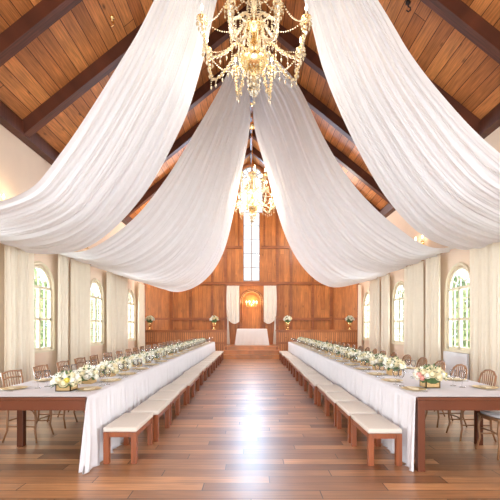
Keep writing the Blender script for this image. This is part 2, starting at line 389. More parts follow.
# ------------------------------------------------------------ side windows (one frame with panes each)
wn = 1
def side_window(s, y, n_):
    x = s*(WX+0.03); f = MB(); t = 0.035
    f.box(x-.04, x+.04, y-WW, y-WW+.055, SILL, SPR); f.box(x-.04, x+.04, y+WW-.055, y+WW, SILL, SPR)
    f.box(x-.04, x+.04, y-WW, y+WW, SILL, SILL+.07); f.box(x-.04, x+.04, y-WW, y+WW, SPR-.035, SPR+.035)
    f.box(x-.04, x+.04, y-.03, y+.03, SILL, SPR); zm = SILL+(SPR-SILL)*0.5
    f.box(x-.04, x+.04, y-WW, y+WW, zm-.03, zm+.03)
    for sgn in (-1, 1): f.box(x-.015, x+.015, y+sgn*WW/2-.010, y+sgn*WW/2+.010, SILL, SPR)
    for a, b in ((SILL, zm), (zm, SPR)):
        for q in (1, 2): f.box(x-.015, x+.015, y-WW, y+WW, a+(b-a)*q/3-.010, a+(b-a)*q/3+.010)
    P = lambda r, a: (x, y-r*math.cos(a), SPR+r*math.sin(a))
    f.tube([P(WW-.03, PI*i/20) for i in range(21)], 0.035, 6)
    f.tube([P(WW*0.45, PI*i/16) for i in range(17)], 0.014, 5)
    for i in range(1, 6): f.bar(P(0.02 if i == 3 else WW*.45, PI*i/6), P(WW-.03, PI*i/6), 0.024)
    o = struct(f.build('window_%d' % n_, M['frame']))
    # casing and sill on the room side
    c = MB(); xi = s*(WX-0.02)
    c.tube([(xi, y-(WW+.05)*math.cos(PI*i/20), SPR+(WW+.05)*math.sin(PI*i/20)) for i in range(21)], 0.045, 6)
    for sg in (-1, 1): c.bar((xi, y+sg*(WW+.05), SILL), (xi, y+sg*(WW+.05), SPR), 0.09, 0.06)
    a, b = sorted((s*(WX+0.1), s*(WX-0.07))); c.box(a, b, y-WW-.12, y+WW+.12, SILL-.05, SILL)
    c.build('window_casing', M['frame'], o)
    g = MB(); pts = [(y-WW, SILL)]+[(y-WW*math.cos(PI*i/16), SPR+WW*math.sin(PI*i/16)) for i in range(17)]+[(y+WW, SILL)]
    g.add([(x, a, b) for a, b in pts], [tuple(range(len(pts)))]); g.build('window_pane', M['pane'], o)
for s in (-1, 1):
    for y in WINS[s]: side_window(s, y, wn); wn += 1
# chancel window
f = MB(); y = YB+0.1
for s in (-1, 1):
    f.box(s*LW-.035, s*LW+.035, y-.04, y+.04, LZ0, LZ1); f.box(s*(UW-.03)-.03, s*(UW-.03)+.03, y-.04, y+.04, LZ1, USP)
f.box(-.035, .035, y-.03, y+.03, LZ0, USP)
f.box(-LW, LW, y-.04, y+.04, LZ0, LZ0+.07); f.box(-UW, UW, y-.04, y+.04, LZ1-.04, LZ1+.04); f.box(-UW, UW, y-.04, y+.04, USP-.03, USP+.03)
z = LZ0+0.72
while z < LZ1-.2: f.box(-LW, LW, y-.02, y+.02, z-.03, z+.03); z += 0.72
for z in (8.0, 8.6): f.box(-UW, UW, y-.02, y+.02, z-.025, z+.025)
P = lambda r, a: (-r*math.cos(a), y, USP+r*math.sin(a))
f.tube([P(UW-.02, PI*i/20) for i in range(21)], 0.035, 6); f.tube([P(UW*.5, PI*i/16) for i in range(17)], 0.028, 5)
for i in range(1, 6): f.bar(P(UW*.5, PI*i/6), P(UW-.02, PI*i/6), 0.045)
o = struct(f.build('window_%d' % wn, M['greypaint']))
g = MB(); g.add([(-LW, y, LZ0), (LW, y, LZ0), (LW, y, LZ1), (-LW, y, LZ1)], [(0,1,2,3)])
pts = [(-UW, LZ1)]+arc+[(UW, LZ1)]; g.add([(a, y, b) for a, b in pts], [tuple(range(len(pts)))]); g.build('window_pane', M['pane'], o)
# the opening behind the camera holds no doors or glazing, only added fill

# ------------------------------------------------------------ outside
struct(MB().box(-40, 40, -20, 60, -0.6, -0.4).build('ground', M['lawn']))
def bush_mesh(seed, R, H, n):
    rnd = random.Random(seed); m = MB()
    for i in range(n):
        a = rnd.uniform(0, 2*PI); z = rnd.uniform(0.15, 1); rr = R*math.sqrt(max(0.02, 1-(2*z-1)**2*0.9))*rnd.uniform(.75, 1.05)
        rr *= 1+.18*math.sin(3*a+seed)+.12*math.sin(7*a+5*z)
        c = Vector((rr*math.cos(a), rr*math.sin(a), H*z)); u = Vector((rnd.gauss(0,1), rnd.gauss(0,1), rnd.gauss(0,1))).normalized()
        v = u.cross(Vector((rnd.gauss(0,1), rnd.gauss(0,1), rnd.gauss(0,1)))).normalized(); w_ = rnd.uniform(.10, .2)
        m.add([c-u*w_, c+v*w_*.5, c+u*w_, c-v*w_*.5], [(0,1,2,3)])
    return m
bt = thing('tree', (-9.5, 14.5, -0.4), 'leafy green tree outside the left windows, nearest the camera', 'tree', 'trees outside the windows')
bush_mesh(3, 1.7, 4.6, 2600).build('foliage', M['bush'], bt)
MB().tube([(0,0,0), (.05,0,1.2), (0,.05,3.2)], [.16,.12,.06]).build('trunk', M['bark'], bt)
for s, sw in ((-1, 'left'), (1, 'right')):
    for i, (x, yy) in enumerate(((9.5, 14.5), (9.8, 19.5), (9.3, 25.0), (9.6, 31.5))):
        if s < 0 and i == 0: continue
        dup(bt, (s*x, yy, -0.4), i*1.3+s, 'leafy green tree outside the %s windows, %s' % (sw, nth(i, 'the camera')), scale=(1, 1, random.uniform(.8, 1.1)))

# ------------------------------------------------------------ long curtains on the side walls
def curtain(s, y0, y1, label):
    m = MB(); nu = int((y1-y0)/0.011); P = []
    top, bot = 3.42, 0.03; ph = random.uniform(0, 6)
    for j in range(13):
        v = j/12; z = top+(bot-top)*v; row = []
        for i in range(nu+1):
            u = i/nu; yy = y0+(y1-y0)*u
            d = 0.038*math.sin(2*PI*yy/0.135+ph+0.5*math.sin(yy*7))+0.022*math.sin(2*PI*yy/0.36+ph*2+v*.8)
            row.append((s*(WX-0.18-d*(0.8+.4*v)), yy+0.01*math.sin(v*3+yy*8), z))
        P.append(row)
    m.grid(P)
    t = thing('window_curtain', (0, 0, 0), label, 'curtain', 'floor length cream curtains')
    t.location = (s*(WX-0.17), (y0+y1)/2, 0)
    o = m.build('curtain_panel', M['curtain'], t, smooth=True); o.location = (-t.location.x, -t.location.y, 0)
    r = MB().tube([(s*(WX-0.17), y0-.05, top+0.005), (s*(WX-0.17), y1+.05, top+0.005)], 0.02).build('curtain_rail', M['pilaster'], t); r.location = o.location
for s, sw in ((-1, 'left'), (1, 'right')):
    CL = ([(6.2, 6.8), (7.72, 8.74), (9.90, 10.46), (10.60, 11.85), (13.22, 13.95), (14.10, 15.45), (16.83, 17.80)] if s < 0 else
          [(6.3, 7.1), (7.65, 8.76), (10.07, 10.9), (11.15, 12.45), (13.87, 14.68), (14.92, 16.15), (17.51, 17.82)])
    for i, (a, b) in enumerate(CL):
        curtain(s, a, b, 'cream floor length curtain on the %s wall, %s' % (sw, nth(i, 'the camera') if i < 6 else 'closest to the wood chancel'))
# white radiator panel below the nearest right window
t = thing('radiator', (WX-0.10, 9.5, 0), 'flat white radiator panel under the nearest right hand window', 'radiator')
MB().box(-0.03, 0.03, -0.55, 0.55, 0.12, 0.84).build('radiator_panel', M['whitepaint'], t, bevel=0.008)
for y in (-.4, .4): MB().box(-0.02, 0.09, y-.03, y+.03, 0.0, 0.12).build('foot', M['whitepaint'], t)

# ------------------------------------------------------------ swagged fabric
def unp(px, py, Y): return Vector(((px-HX)/FPX*Y, Y, CAMH+(HY-py)/FPX*Y))
def catmull(pts, n):
    out = []; P = [pts[0]*2-pts[1]]+pts+[pts[-1]*2-pts[-2]]
    seg = []
    for i in range(1, len(P)-2):
        for k_ in range(24):
            t = k_/24; a, b, c, d = P[i-1], P[i], P[i+1], P[i+2]
            seg.append(0.5*((2*b)+(c-a)*t+(2*a-5*b+4*c-d)*t*t+(3*b-a-3*c+d)*t**3))
    seg.append(P[-2]); L_ = [0]
    for i in range(1, len(seg)): L_.append(L_[-1]+(seg[i]-seg[i-1]).length)
    j = 0
    for i in range(n+1):
        d = L_[-1]*i/n
        while j < len(L_)-2 and L_[j+1] < d: j += 1
        f_ = (d-L_[j])/max(1e-9, L_[j+1]-L_[j]); out.append(seg[j].lerp(seg[j+1], min(1, max(0, f_))))
    return out
def swag(near, far, label, seed):
    nu, nv = 90, 300; A = catmull([Vector(p) for p in near], nu); B = catmull([Vector(p) for p in far], nu)
    rnd = random.Random(seed); base = []
    ph = [rnd.uniform(0, 6.3) for _ in range(8)]
    for i in range(nu+1): base.append([A[i].lerp(B[i], j/nv) for j in range(nv+1)])
    P = []
    for i in range(nu+1):
        u = i/nu; row = []; Wd = (A[i]-B[i]).length
        for j in range(nv+1):
            v = j/nv
            du = base[min(i+1, nu)][j]-base[max(i-1, 0)][j]; dv = base[i][min(j+1, nv)]-base[i][max(j-1, 0)]
            nrm = du.cross(dv).normalized()
            if nrm.z > 0: nrm = -nrm
            vw = v+0.012*math.sin(5*u+ph[0]+6*v)+0.006*math.sin(11*u+ph[5]+17*v)
            f_ = (0.026*math.sin(2*PI*6*vw+ph[1]+1.0*u)+0.032*math.sin(2*PI*14*vw+ph[2]+1.6*math.sin(2.5*u+ph[6]))
                  +0.026*math.sin(2*PI*27*vw+ph[3]-1.2*u)*(0.6+.4*math.sin(9*v+3*u))+0.013*math.sin(2*PI*46*vw+ph[4]+.8*math.sin(4*u)))
            am = min(1.0, 0.30+Wd/4.5)
            edge = min(1, min(v, 1-v)*14)
            row.append(base[i][j]+nrm*f_*am*edge*0.75)
        P.append(row)
    m = MB(); m.grid(P)
    o = m.build('ceiling_swag', M['swag'], smooth=True)
    return tag(o, label, 'draped fabric', 'white fabric swags from the roof ridge')
def mir(p): return (503-p[0], p[1], p[2])
near_wall_L = [(-4.3, 4.9, 2.98), (-5.08, 4.85, 3.35)]
swag([(-0.42, 6.1, 9.3), unp(154, 0, 6.0), unp(120, 62, 5.8), unp(60, 154, 5.4), unp(16, 196, 5.1)]+near_wall_L,
     [(-0.12, 6.9, 9.6), unp(217, 0, 7.0), unp(200, 72, 7.1), unp(180, 130, 7.3), unp(140, 200, 7.7), unp(90, 246, 8.1), unp(40, 254, 8.4), (-5.08, 8.5, 3.38)],
     'white fabric swag at the upper left, nearest the camera', 1)
swag([(0.42, 6.1, 9.3), unp(378, 0, 6.0), unp(412, 56, 5.7), unp(450, 104, 5.5), unp(488, 143, 5.2), unp(530, 172, 4.9), (4.6, 4.8, 3.05), (5.08, 4.8, 3.35)],
     [(0.12, 6.9, 9.6), unp(304, 0, 7.0), unp(324, 72, 7.1), unp(353, 140, 7.3), unp(388, 200, 7.7), unp(425, 237, 8.1), unp(465, 250, 8.4), (5.08, 8.5, 3.38)],
     'white fabric swag at the upper right, nearest the camera', 2)
swag([(-0.35, 10.9, 9.5), unp(219, 90, 10.5), unp(193, 135, 10.0), unp(165, 180, 9.6), unp(132, 220, 9.3), unp(90, 249, 9.1), (-4.6, 9.0, 3.28), (-5.08, 9.0, 3.42)],
     [(-0.05, 13.2, 9.6), unp(249.5, 130, 13.2), unp(240, 180, 13.6), unp(225, 248, 14.4), unp(205, 280, 15.2), unp(178, 292, 15.8), unp(150, 284, 16.2), (-5.08, 16.5, 3.5)],
     'white fabric swag on the left between the two chandeliers and the back wall', 3)
swag([(0.35, 10.9, 9.5), unp(296, 82, 10.5), unp(324, 138, 10.0), unp(345, 173, 9.7), unp(368, 201, 9.5), unp(397, 227, 9.3), unp(430, 247, 9.1), (5.08, 9.0, 3.42)],
     [(0.05, 13.2, 9.6), unp(254.5, 128, 13.2), unp(266, 170, 13.5), unp(285, 235, 14.2), unp(306, 271, 15.0), unp(331, 287, 15.7), unp(360, 283, 16.2), (5.08, 16.5, 3.5)],
     'white fabric swag on the right between the two chandeliers and the back wall', 4)

# ------------------------------------------------------------ roses and greenery
def rose_mesh():
    m = MB(); rnd = random.Random(5)
    m.sphere((0,0,0), 0.55, 8, 6, (1,1,.9))
    for ring_, (n_, r, tilt, sz) in enumerate(((4, .38, .25, .5), (6, .62, .6, .6), (7, .85, 1.0, .62))):
        for q in range(n_):
            a = 2*PI*q/n_+ring_*.5
            P = []
            for i in range(4):
                u = i/3-.5; row = []
                for j in range(4):
                    v = j/3
                    rr = r*(.55+.45*math.sin(v*PI*.6))+.12*v*tilt
                    aa = a+u*2.0*sz*(1-.25*v*v)
                    row.append((rr*math.cos(aa), rr*math.sin(aa), -.45+v*(1.15-.35*ring_)))
                P.append(row)
            m.grid(P)
    return m
_r = rose_mesh()
ROSE = {}
for kk in ('rose', 'rosecream', 'rosepink', 'roseyellow'):
    o = _r.build('rose', M[kk], smooth=True); ROSE[kk] = o.data; bpy.data.objects.remove(o)
def put_rose(parent, p, r, kind, rnd):
    o = bpy.data.objects.new('rose', ROSE[kind]); COL.objects.link(o); o.parent = parent
    o.location = p; o.scale = (r, r, r); d = Vector(p)-Vector((0,0,p[2]*.4))
    o.rotation_euler = (Vector((p[0], p[1], 0.10)).normalized()).to_track_quat('Z', 'Y').to_euler()
    return o
def leaves(rnd, R, H, z0, n, ln=0.05):
    m = MB()
    for i in range(n):
        a = rnd.uniform(0, 2*PI); e = rnd.uniform(-.15, 1.3); rr = rnd.uniform(.6, 1.0)
        d = Vector((math.cos(a)*math.cos(e), math.sin(a)*math.cos(e), math.sin(e)))
        c = Vector((d.x*R*rr, d.y*R*rr, z0+d.z*H*rr)); side = d.cross(Vector((0,0,1))).normalized()
        tip = c+(d+Vector((rnd.uniform(-.5,.5), rnd.uniform(-.5,.5), rnd.uniform(-.5,.3)))).normalized()*ln*rnd.uniform(.8, 1.5)
        c.z = max(c.z, .012); tip.z = max(tip.z, .012)
        mid = (c+tip)/2+Vector((0,0,.006)); w_ = ln*.28
        m.add([c, mid+side*w_, tip, mid-side*w_], [(0,1,2,3)])
    return m
def bouquet(t, rnd, R, H, z0, nr, kinds, rr=0.036, leafmat='leaf', nleaf=120):
    o = leaves(rnd, R, H, z0, nleaf).build('greenery', M[leafmat], t); o['kind'] = 'stuff'
    o2 = leaves(rnd, R*.95, H, z0, nleaf//4, .04).build('pale_greenery', M['leaflight'], t); o2['kind'] = 'stuff'
    MB().sphere((0,0,z0), 1, 10, 6, (R*.75, R*.75, min(H*.75, z0-.012))).build('moss_ball', M['leaf'], t)
    pts = []
    for i in range(nr):
        g = (i+.5)/nr; z = 1-g*.95; a = i*2.39996+rnd.uniform(-.2, .2)
        q = math.sqrt(max(0, 1-z*z))
        pts.append((R*.92*q*math.cos(a), R*.92*q*math.sin(a), z0+H*.92*z))
    for p in pts:
        p = (p[0], p[1], max(p[2], .06))
        put_rose(t, p, rr*rnd.uniform(.85, 1.25), rnd.choice(kinds), rnd)
def planter(t):
    m = MB(); w_ = 0.085
    for a, b, c, d in ((-w_, w_, -w_, -w_+.012), (-w_, w_, w_-.012, w_), (-w_, -w_+.012, -w_, w_), (w_-.012, w_, -w_, w_)): m.box(a, b, c, d, 0.0, 0.09)
    m.box(-w_, w_, -w_, w_, 0.0, 0.01); m.box(-w_+.01, w_-.01, -w_+.01, w_-.01, 0.01, 0.075)
    return m.build('planter_box', M['boxgold'], t)

# ------------------------------------------------------------ tables, cloths, settings
TI, TO, TH, T0, T1 = 1.70, 2.92, 0.77, 3.90, 17.5
def table_root(s, y0, ln, legs, label):
    t = thing('banquet_table', (0, y0, 0), label, 'table', 'banquet tables in two long rows')
    def bx(m, x0, x1, *r):
        a, b = sorted((s*x0, s*x1)); return m.box(a, b, *r)
    bx(MB(), TI, TO, 0, ln-.005, TH-.035, TH-.004).build('tabletop', M['tablewood'], t, bevel=.004)
    a = MB(); bx(a, TI+.012, TO-.012, .012, .037, TH-.14, TH-.035); bx(a, TI+.012, TO-.012, ln-.042, ln-.017, TH-.14, TH-.035)
    bx(a, TI+.012, TI+.037, .038, ln-.043, TH-.14, TH-.035); bx(a, TO-.037, TO-.012, .038, ln-.043, TH-.14, TH-.035)
    a.build('apron', M['tablewood'], t)
    for yy in legs:
        for x in (TI+.01, TO-.085):
            yy = .31 if (yy in (.002, .31) and s < 0 and x < 2) else yy   # this leg stands back behind the hanging linen
            bx(MB(), x, x+.075, yy, yy+.075, 0, TH-.036).build('leg', M['tablewood'], t, bevel=.004)
    return t
LT = (T1-T0)/4
for s, sw, sh in ((1, 'right', 0), (-1, 'left', -.06)):
    table_root(s, T0, LT, (.002, .87+sh, 2.91+sh), 'reddish wooden banquet table at the near end of the %s row' % sw)
    tb = table_root(s, T0+LT, LT, (.19+sh, 2.91+sh), 'reddish wooden banquet table under linen, second from the near end, %s row' % sw)
    for i in (2, 3): dup(tb, (0, T0+i*LT, 0), 0, 'reddish wooden banquet table under linen, %s, %s row' % (nth(i), sw))

def tablecloth(s, label):
    m = MB(); P = []; n = 1250; xi = TI-.012; prof = []
    rnd = random.Random(9 if s > 0 else 4); p1, p2, p3 = [rnd.uniform(0, 6) for _ in range(3)]
    for i in range(n+1):
        y = T0+.003+(T1-T0)*i/n; row = []
        row.append((s*(TO+.01), y, TH-.10)); row.append((s*(TO+.012), y, TH)); row.append((s*(TO-.03), y, TH+.003))
        for q in range(1, 5): row.append((s*(TO-.03+(xi+.03-TO)*q/5), y, TH+.003))
        row.append((s*(xi+.02), y, TH+.003)); row.append((s*(xi-.002), y, TH-.004))
        f_ = (math.sin(2*PI*y/.13+p1+.9*math.sin(y*2.3))*.6+math.sin(2*PI*y/.075+p2+math.sin(y*3.7))*.3+math.sin(2*PI*y/.29+p3)*.4)
        for q in range(1, 11):
            v = q/10; z = (TH-.004)*(1-v)+.006
            am = .006+.020*min(1, v*1.3)
            end = max(0, 1-(y-T0)/.22)*(1 if s < 0 else 0)   # near end kicks out on the floor
            dx = end*end*v**5*.03
            row.append((s*(xi-.012*v+dx+am*f_ - .0), y-end*v**5*.05, z))
        for q in (1, 2):                                     # spill on the floor
            row.append((s*(xi-.012-.012*q+end*end*.03+.022*f_), y-end*.05-.02*end*q, .008+.004*math.sin(30*y+q)))
        if i == 0 and s < 0:                                 # the hanging side turns the near corner
            for k_ in range(6, 0, -1):
                r2 = list(row[:9])
                for q in range(9, len(row)):
                    v = min(1, (q-8)/10); g = k_/6; x_, y_, z_ = row[q]
                    r2.append((s*(TI-.014+.075*v*g), T0-.010-.015*v-.012*v*math.sin(g*7), z_))
                P.append(r2)
        P.append(row)
    m.grid(P); o = m.build('tablecloth', M['linen'], smooth=False)
    for p in o.data.polygons: p.use_smooth = True
    return tag(o, label, 'tablecloth', 'white tablecloths')
tablecloth(-1, 'long white tablecloth hanging to the floor on the left table row')
tablecloth(1, 'long white tablecloth hanging to the floor on the right table row')

# benches ---------------------------------------------------------------
def bench():
    t = thing('bench', (0,0,0), '', 'bench', 'cream topped benches along the aisle')
    w_, l_, h = .18, .355, .345
    c = MB().box(-w_-.004, w_+.004, -l_, l_, h, h+.055).build('seat_cushion', M['seat'], t, bevel=.015, smooth=True)
    a = MB(); a.box(-w_+.01, w_-.01, -l_+.01, -l_+.03, h-.055, h); a.box(-w_+.01, w_-.01, l_-.03, l_-.01, h-.055, h)
    a.box(-w_+.005, -w_+.025, -l_+.01, l_-.01, h-.055, h); a.box(w_-.025, w_-.005, -l_+.01, l_-.01, h-.055, h); a.build('apron', M['benchwood'], t)
    for sx in (-1, 1):
        for sy in (-1, 1):
            x, y = sx*(w_-.03), sy*(l_-.03); MB().box(x-.03, x+.03, y-.03, y+.03, 0, h).build('leg', M['benchwood'], t, bevel=.003)
    return t
b0 = bench(); rb = random.Random(3); first = True
NB = 16
for s, sw in ((-1, 'left'), (1, 'right')):
    for i in range(NB):
        y = 4.12+.36+i*.80+(-.06 if s > 0 else 0); x = s*(1.43 if i == 0 else 1.43+rb.uniform(-.05, 0))
        lab = 'cream topped wooden bench on the %s of the aisle, %s' % (sw, nth(i, 'the near end'))
        if first: b0.location = (x, y, 0); b0['label'] = lab; first = False
        else: dup(b0, (x, y, 0), rb.uniform(-.02, .02), lab)

# chairs ----------------------------------------------------------------
def chair(rounded):
    t = thing('banquet_chair', (0,0,0), '', 'chair')
    m_ = M['chairwood']; hw = .20; SH = .44
    # front is +x
    f = MB(); pts = [(.20,-hw,SH), (.20,hw,SH), (-.19,hw*.88,SH), (-.19,-hw*.88,SH)]
    f.tube([(.19,-.17,SH), (.215,-.1,SH), (.22,0,SH), (.215,.1,SH), (.19,.17,SH), (.13,.2,SH), (0,.2,SH), (-.15,.18,SH), (-.19,.14,SH), (-.2,0,SH), (-.19,-.14,SH), (-.15,-.18,SH), (0,-.2,SH), (.13,-.2,SH)], .017, 8, True)
    f.box(-.17, .19, -.17, .17, SH-.012, SH+.005); f.build('seat_frame', m_, t, smooth=False)
    c = MB(); n = 24; rings = []
    for r_, z in ((.78, .012), (1.0, .02), (1.03, .035), (.97, .052), (.6, .060), (.05, .062)):
        rings.append([(.01+.205*r_*(abs(math.cos(a))**.6)*math.copysign(1, math.cos(a)), .195*r_*(abs(math.sin(a))**.6)*math.copysign(1, math.sin(a)), SH+z) for a in [2*PI*q/n+.01 for q in range(n+1)]])
    c.grid(rings); c.build('cushion', M['cushion'], t, smooth=True)
    for sy in (-1, 1):
        MB().tube([(.18, sy*.17, SH), (.195, sy*.175, .3), (.18, sy*.17, .15), (.215, sy*.195, 0)], [.016,.015,.013,.012]).build('leg', m_, t, smooth=True)
        MB().tube([(-.18, sy*.165, SH+.02), (-.185, sy*.165, .3), (-.19, sy*.17, .15), (-.24, sy*.185, 0)], [.016,.015,.013,.012]).build('leg', m_, t, smooth=True)
    s_ = MB(); zs = .20
    s_.tube([(.185, -.17, zs), (.12, -.16, zs), (0, -.15, zs), (-.19, -.165, zs)], .009, 6); s_.tube([(.185, .17, zs), (0, .15, zs), (-.19, .165, zs)], .009, 6)
    s_.tube([(.185, -.17, zs+.07), (.15, 0, zs+.07), (.185, .17, zs+.07)], .009, 6); s_.tube([(-.19, -.165, zs+.07), (-.17, 0, zs+.07), (-.19, .165, zs+.07)], .009, 6)
    for sy in (-1, 1): s_.tube([(.19, sy*.17, .33), (.14, sy*.16, .405), (.08, sy*.18, SH-.01)], .007, 6)
    s_.build('stretcher', m_, t, smooth=True)
    H = .90
    if rounded:
        top = [(-.185,-.165,SH), (-.20,-.175,.6), (-.225,-.185,.75), (-.25,-.17,.84), (-.265,-.10,.89), (-.27,0,.905), (-.265,.10,.89), (-.25,.17,.84), (-.225,.185,.75), (-.20,.175,.6), (-.185,.165,SH)]
        b_ = MB().tube(top, .014, 8); b_.tube([(-.205,-.178,.62), (-.222,0,.61), (-.205,.178,.62)], .010, 6)
        b_.build('back_frame', m_, t, smooth=True)
        for q in range(-3, 4):
            u = q/3.6; zt = .905-.10*abs(u)**2.4
            MB().tube([(-.22, q*.040, .61), (-.245, q*.045, .75), (-.265+.01*abs(u), q*.048, zt)], .0075, 6).build('spindle', m_, t)
    else:
        b_ = MB()
        for sy in (-1, 1): b_.tube([(-.185, sy*.165, SH), (-.205, sy*.18, .65), (-.25, sy*.19, H)], .014, 8)
        for z, x in ((H-.02, -.248), (H-.10, -.236), (.60, -.2)): b_.tube([(x, -.185, z), (x-.02, -.09, z+.012), (x-.026, 0, z+.016), (x-.02, .09, z+.012), (x, .185, z)], .0115, 6)
        b_.build('back_frame', m_, t, smooth=True)
        for q in range(-3, 4):
            MB().tube([(-.222, q*.047, .605), (-.243, q*.049, .74), (-.27, q*.05, H-.01)], .0075, 6).build('spindle', m_, t)
    return t
CH_G = 'wooden chairs along the window side of the tables'
NCH = 18
for s, sw, y0, rounded in ((-1, 'left', 5.07, False), (1, 'right', 4.45, True)):
    c0 = chair(rounded); c0['group'] = CH_G
    for i in range(NCH):
        y = y0+i*.68
        if y > 17.2: break
        x = s*(2.96+.02*math.sin(i*5.1)); rz = (0 if s < 0 else PI)+.05*math.sin(i*3.7+s)
        lab = ('square topped spindle back wooden chair at left table, ' if s < 0 else 'round topped spindle back wooden chair at right table, ')+nth(i, 'the near end')
        if i == 0: c0.location = (x, y, 0); c0.rotation_euler = (0, 0, rz); c0['label'] = lab
        else: dup(c0, (x, y, 0), rz, lab)

# table settings --------------------------------------------------------
def one(mb, name, mat, smooth=True): return mb.build(name, mat, smooth=smooth)
TZ = TH+.0045
glass_p = [(.034, 0), (.034, .003), (.006, .008), (.0045, .02), (.0045, .085), (.010, .092), (.030, .11), (.038, .135), (.037, .165), (.032, .195), (.030, .195), (.035, .165), (.0355, .136), (.028, .114), (.006, .098)]
G0 = one(MB().lathe(glass_p, 16), 'wine_glass', M['glass']); G0['category'] = 'glass'
P0 = one(MB().lathe([(.07, 0), (.10, .002), (.135, .012), (.137, .014), (.10, .008), (.075, .005), (.001, .005)], 28), 'charger_plate', M['palegold']); P0['category'] = 'plate'
nm_ = MB().box(-.07, .07, -.035, .035, .006, .016).box(-.066, .066, -.03, .032, .0165, .022)
N0 = nm_.build('napkin', M['napkin'], bevel=.003); N0['category'] = 'napkin'
fk = MB().box(-.006, .006, -.09, .03, 0, .003).box(-.011, .011, .03, .045, 0, .003)
for q in (-.009, -.003, .003, .009): fk.box(q-.0016, q+.0016, .045, .085, 0, .003)
F0 = fk.build('fork', M['steel']); F0['category'] = 'fork'
K0 = MB().box(-.006, .006, -.10, 0, 0, .004).box(-.009, .007, 0, .10, 0, .002).build('knife', M['steel']); K0['category'] = 'knife'
used = set()
def place(proto, x, y, z, rz, label, group):
    if proto.name not in used: used.add(proto.name); c = proto
    else: c = proto.copy(); COL.objects.link(c)
    c.location = (x, y, z); c.rotation_euler = (0, 0, rz); c['label'] = label; c['group'] = group
for s, sw in ((-1, 'left'), (1, 'right')):
    for side, px_, gx in (('bench', 1.855, None), ('window', 2.74, 2.50)):
        for i in range(19):
            y = 4.35+i*.68 if side == 'bench' else (5.07 if s < 0 else 4.45)+i*.68-(.68 if s < 0 else 0)
            if y > 16.9: break
            where = '%s side of %s table, %s' % (side, sw, 'nearest place' if i == 0 else '%s place from near end' % ORD[i])
            x = s*(px_+.01*math.sin(i*7))
            place(P0, x, y, TZ, 0, 'round gold plate, '+where, 'gold charger plates')
            place(N0, x, y, TZ, PI/2+.1*math.sin(i*4), 'folded beige napkin on plate, '+where, 'folded napkins')
            if side == 'bench': gl = ((1.82, y+.27), (1.79, y+.37))
            else: gl = ((gx, y+.06), (gx-.05, y+.17))
            for q, (a, b) in enumerate(gl):
                place(G0, s*a, b, TZ, 0, 'stemmed wine glass, %s, %s one' % (where, ('nearer', 'farther')[q]), 'wine glasses')
            if i < 6:
                place(F0, x+0, y-.165, TZ, s*PI/2*(1 if side == 'bench' else -1)*-1, 'silver fork, '+where, 'forks')
                place(K0, x+0, y+.165, TZ, s*PI/2*(1 if side == 'bench' else -1)*-1, 'silver knife, '+where, 'knives')

YL = [4.30, 4.84, 5.52, 6.18]+[6.85+.66*i for i in range(15)]
YR = [4.52, 5.66, 6.30, 6.95]+[7.6+.66*i for i in range(14)]
FG = 'white rose centrepieces'
for s, sw, ys in ((-1, 'left', YL), (1, 'right', YR)):
    tmpl = []
    for i, y in enumerate(ys):
        if y > 16.8: break
        rnd = random.Random(100*s+i)
        look = 'white roses and leaves'
        if s > 0 and i == 0: look = 'cream, pink and yellow roses in a wooden box'
        elif s < 0 and i == 0: look = 'white roses with a yellow bloom'
        lab = 'centrepiece of %s, %s table, %s' % (look, sw, nth(i, 'the near end'))
        x = s*(2.09+.02*math.sin(i*3)+(.03 if s > 0 and i < 3 else 0))
        if i < 5:
            t = thing('flower_centerpiece', (x, y, TZ), lab, 'flower arrangement', FG)
            planter(t)
            kinds = ['rose', 'rose', 'rosecream']
            R = .175 if (s > 0 and i == 0) else .15
            if s > 0 and i == 0: kinds = ['rose', 'rosecream', 'rosecream']
            zz = .115 if s > 0 else .075
            bouquet(t, rnd, R, .125, zz, 28, kinds, .049, 'leaf', 100)
            if i == 0:
                if s > 0:
                    put_rose(t, (-.15, -.06, .15), .045, 'rosepink', rnd); put_rose(t, (-.13, -.10, .12), .036, 'rosepink', rnd)
                    put_rose(t, (.13, -.09, .16), .042, 'roseyellow', rnd); put_rose(t, (.15, -.02, .13), .036, 'roseyellow', rnd)
                else:
                    put_rose(t, (.06, -.13, .13), .036, 'roseyellow', rnd)
            tmpl.append(t)
        else:
            dup(tmpl[1+(i % 4)], (x, y, TZ), i*1.7, lab)

# ------------------------------------------------------------ chancel furniture
for s, sw in ((-1, 'left'), (1, 'right')):
    a, b = sorted((s*1.16, s*5.17)); c = (a+b)/2; hw = (b-a)/2
    t = thing('choir_rail', (c, 17.92, 0), 'panelled wooden choir rail on the %s of the steps' % sw, 'partition')
    MB().box(-hw, hw, .0, .08, 0.0, 1.27).build('beadboard_panel', M['bead'], t)
    m = MB().box(-hw-.02, hw+.02 if False else hw, -.05, .30, 1.27, 1.32).box(-hw, hw, -.025, 0, 1.20, 1.27); m.build('top_ledge', M['trimwood'], t)
    m = MB().box(-hw, hw, -.03, 0, .66, .74).box(-hw, hw, -.03, 0, 0, .18)
    for x in (-hw, hw-.08): m.box(x, x+.08, -.028, 0, .0, 1.2)
    m.build('moulding', M['trimwood'], t)
def urn_vase(loc, label, sd):
    t = thing('flower_urn', loc, label, 'vase', 'flower urns on the choir rail')
    MB().lathe([(.085, 0), (.085, .02), (.04, .05), (.025, .10), (.03, .13), (.06, .17), (.085, .24), (.095, .31), (.105, .34), (.09, .34), (.07, .25), (.01, .2)], 20).build('urn', M['gold'], t, smooth=True)
    rnd = random.Random(sd); bouquet(t, rnd, .21, .20, .46, 20, ['rose', 'rose', 'rosecream'], .062, 'leaf', 90)
    return t
u0 = urn_vase((-4.83, 18.07, 1.32), 'gold urn of white roses at the far left end of the choir rail', 1)
dup(u0, (-1.78, 18.07, 1.32), 1, 'gold urn of white roses on the left choir rail beside the steps')
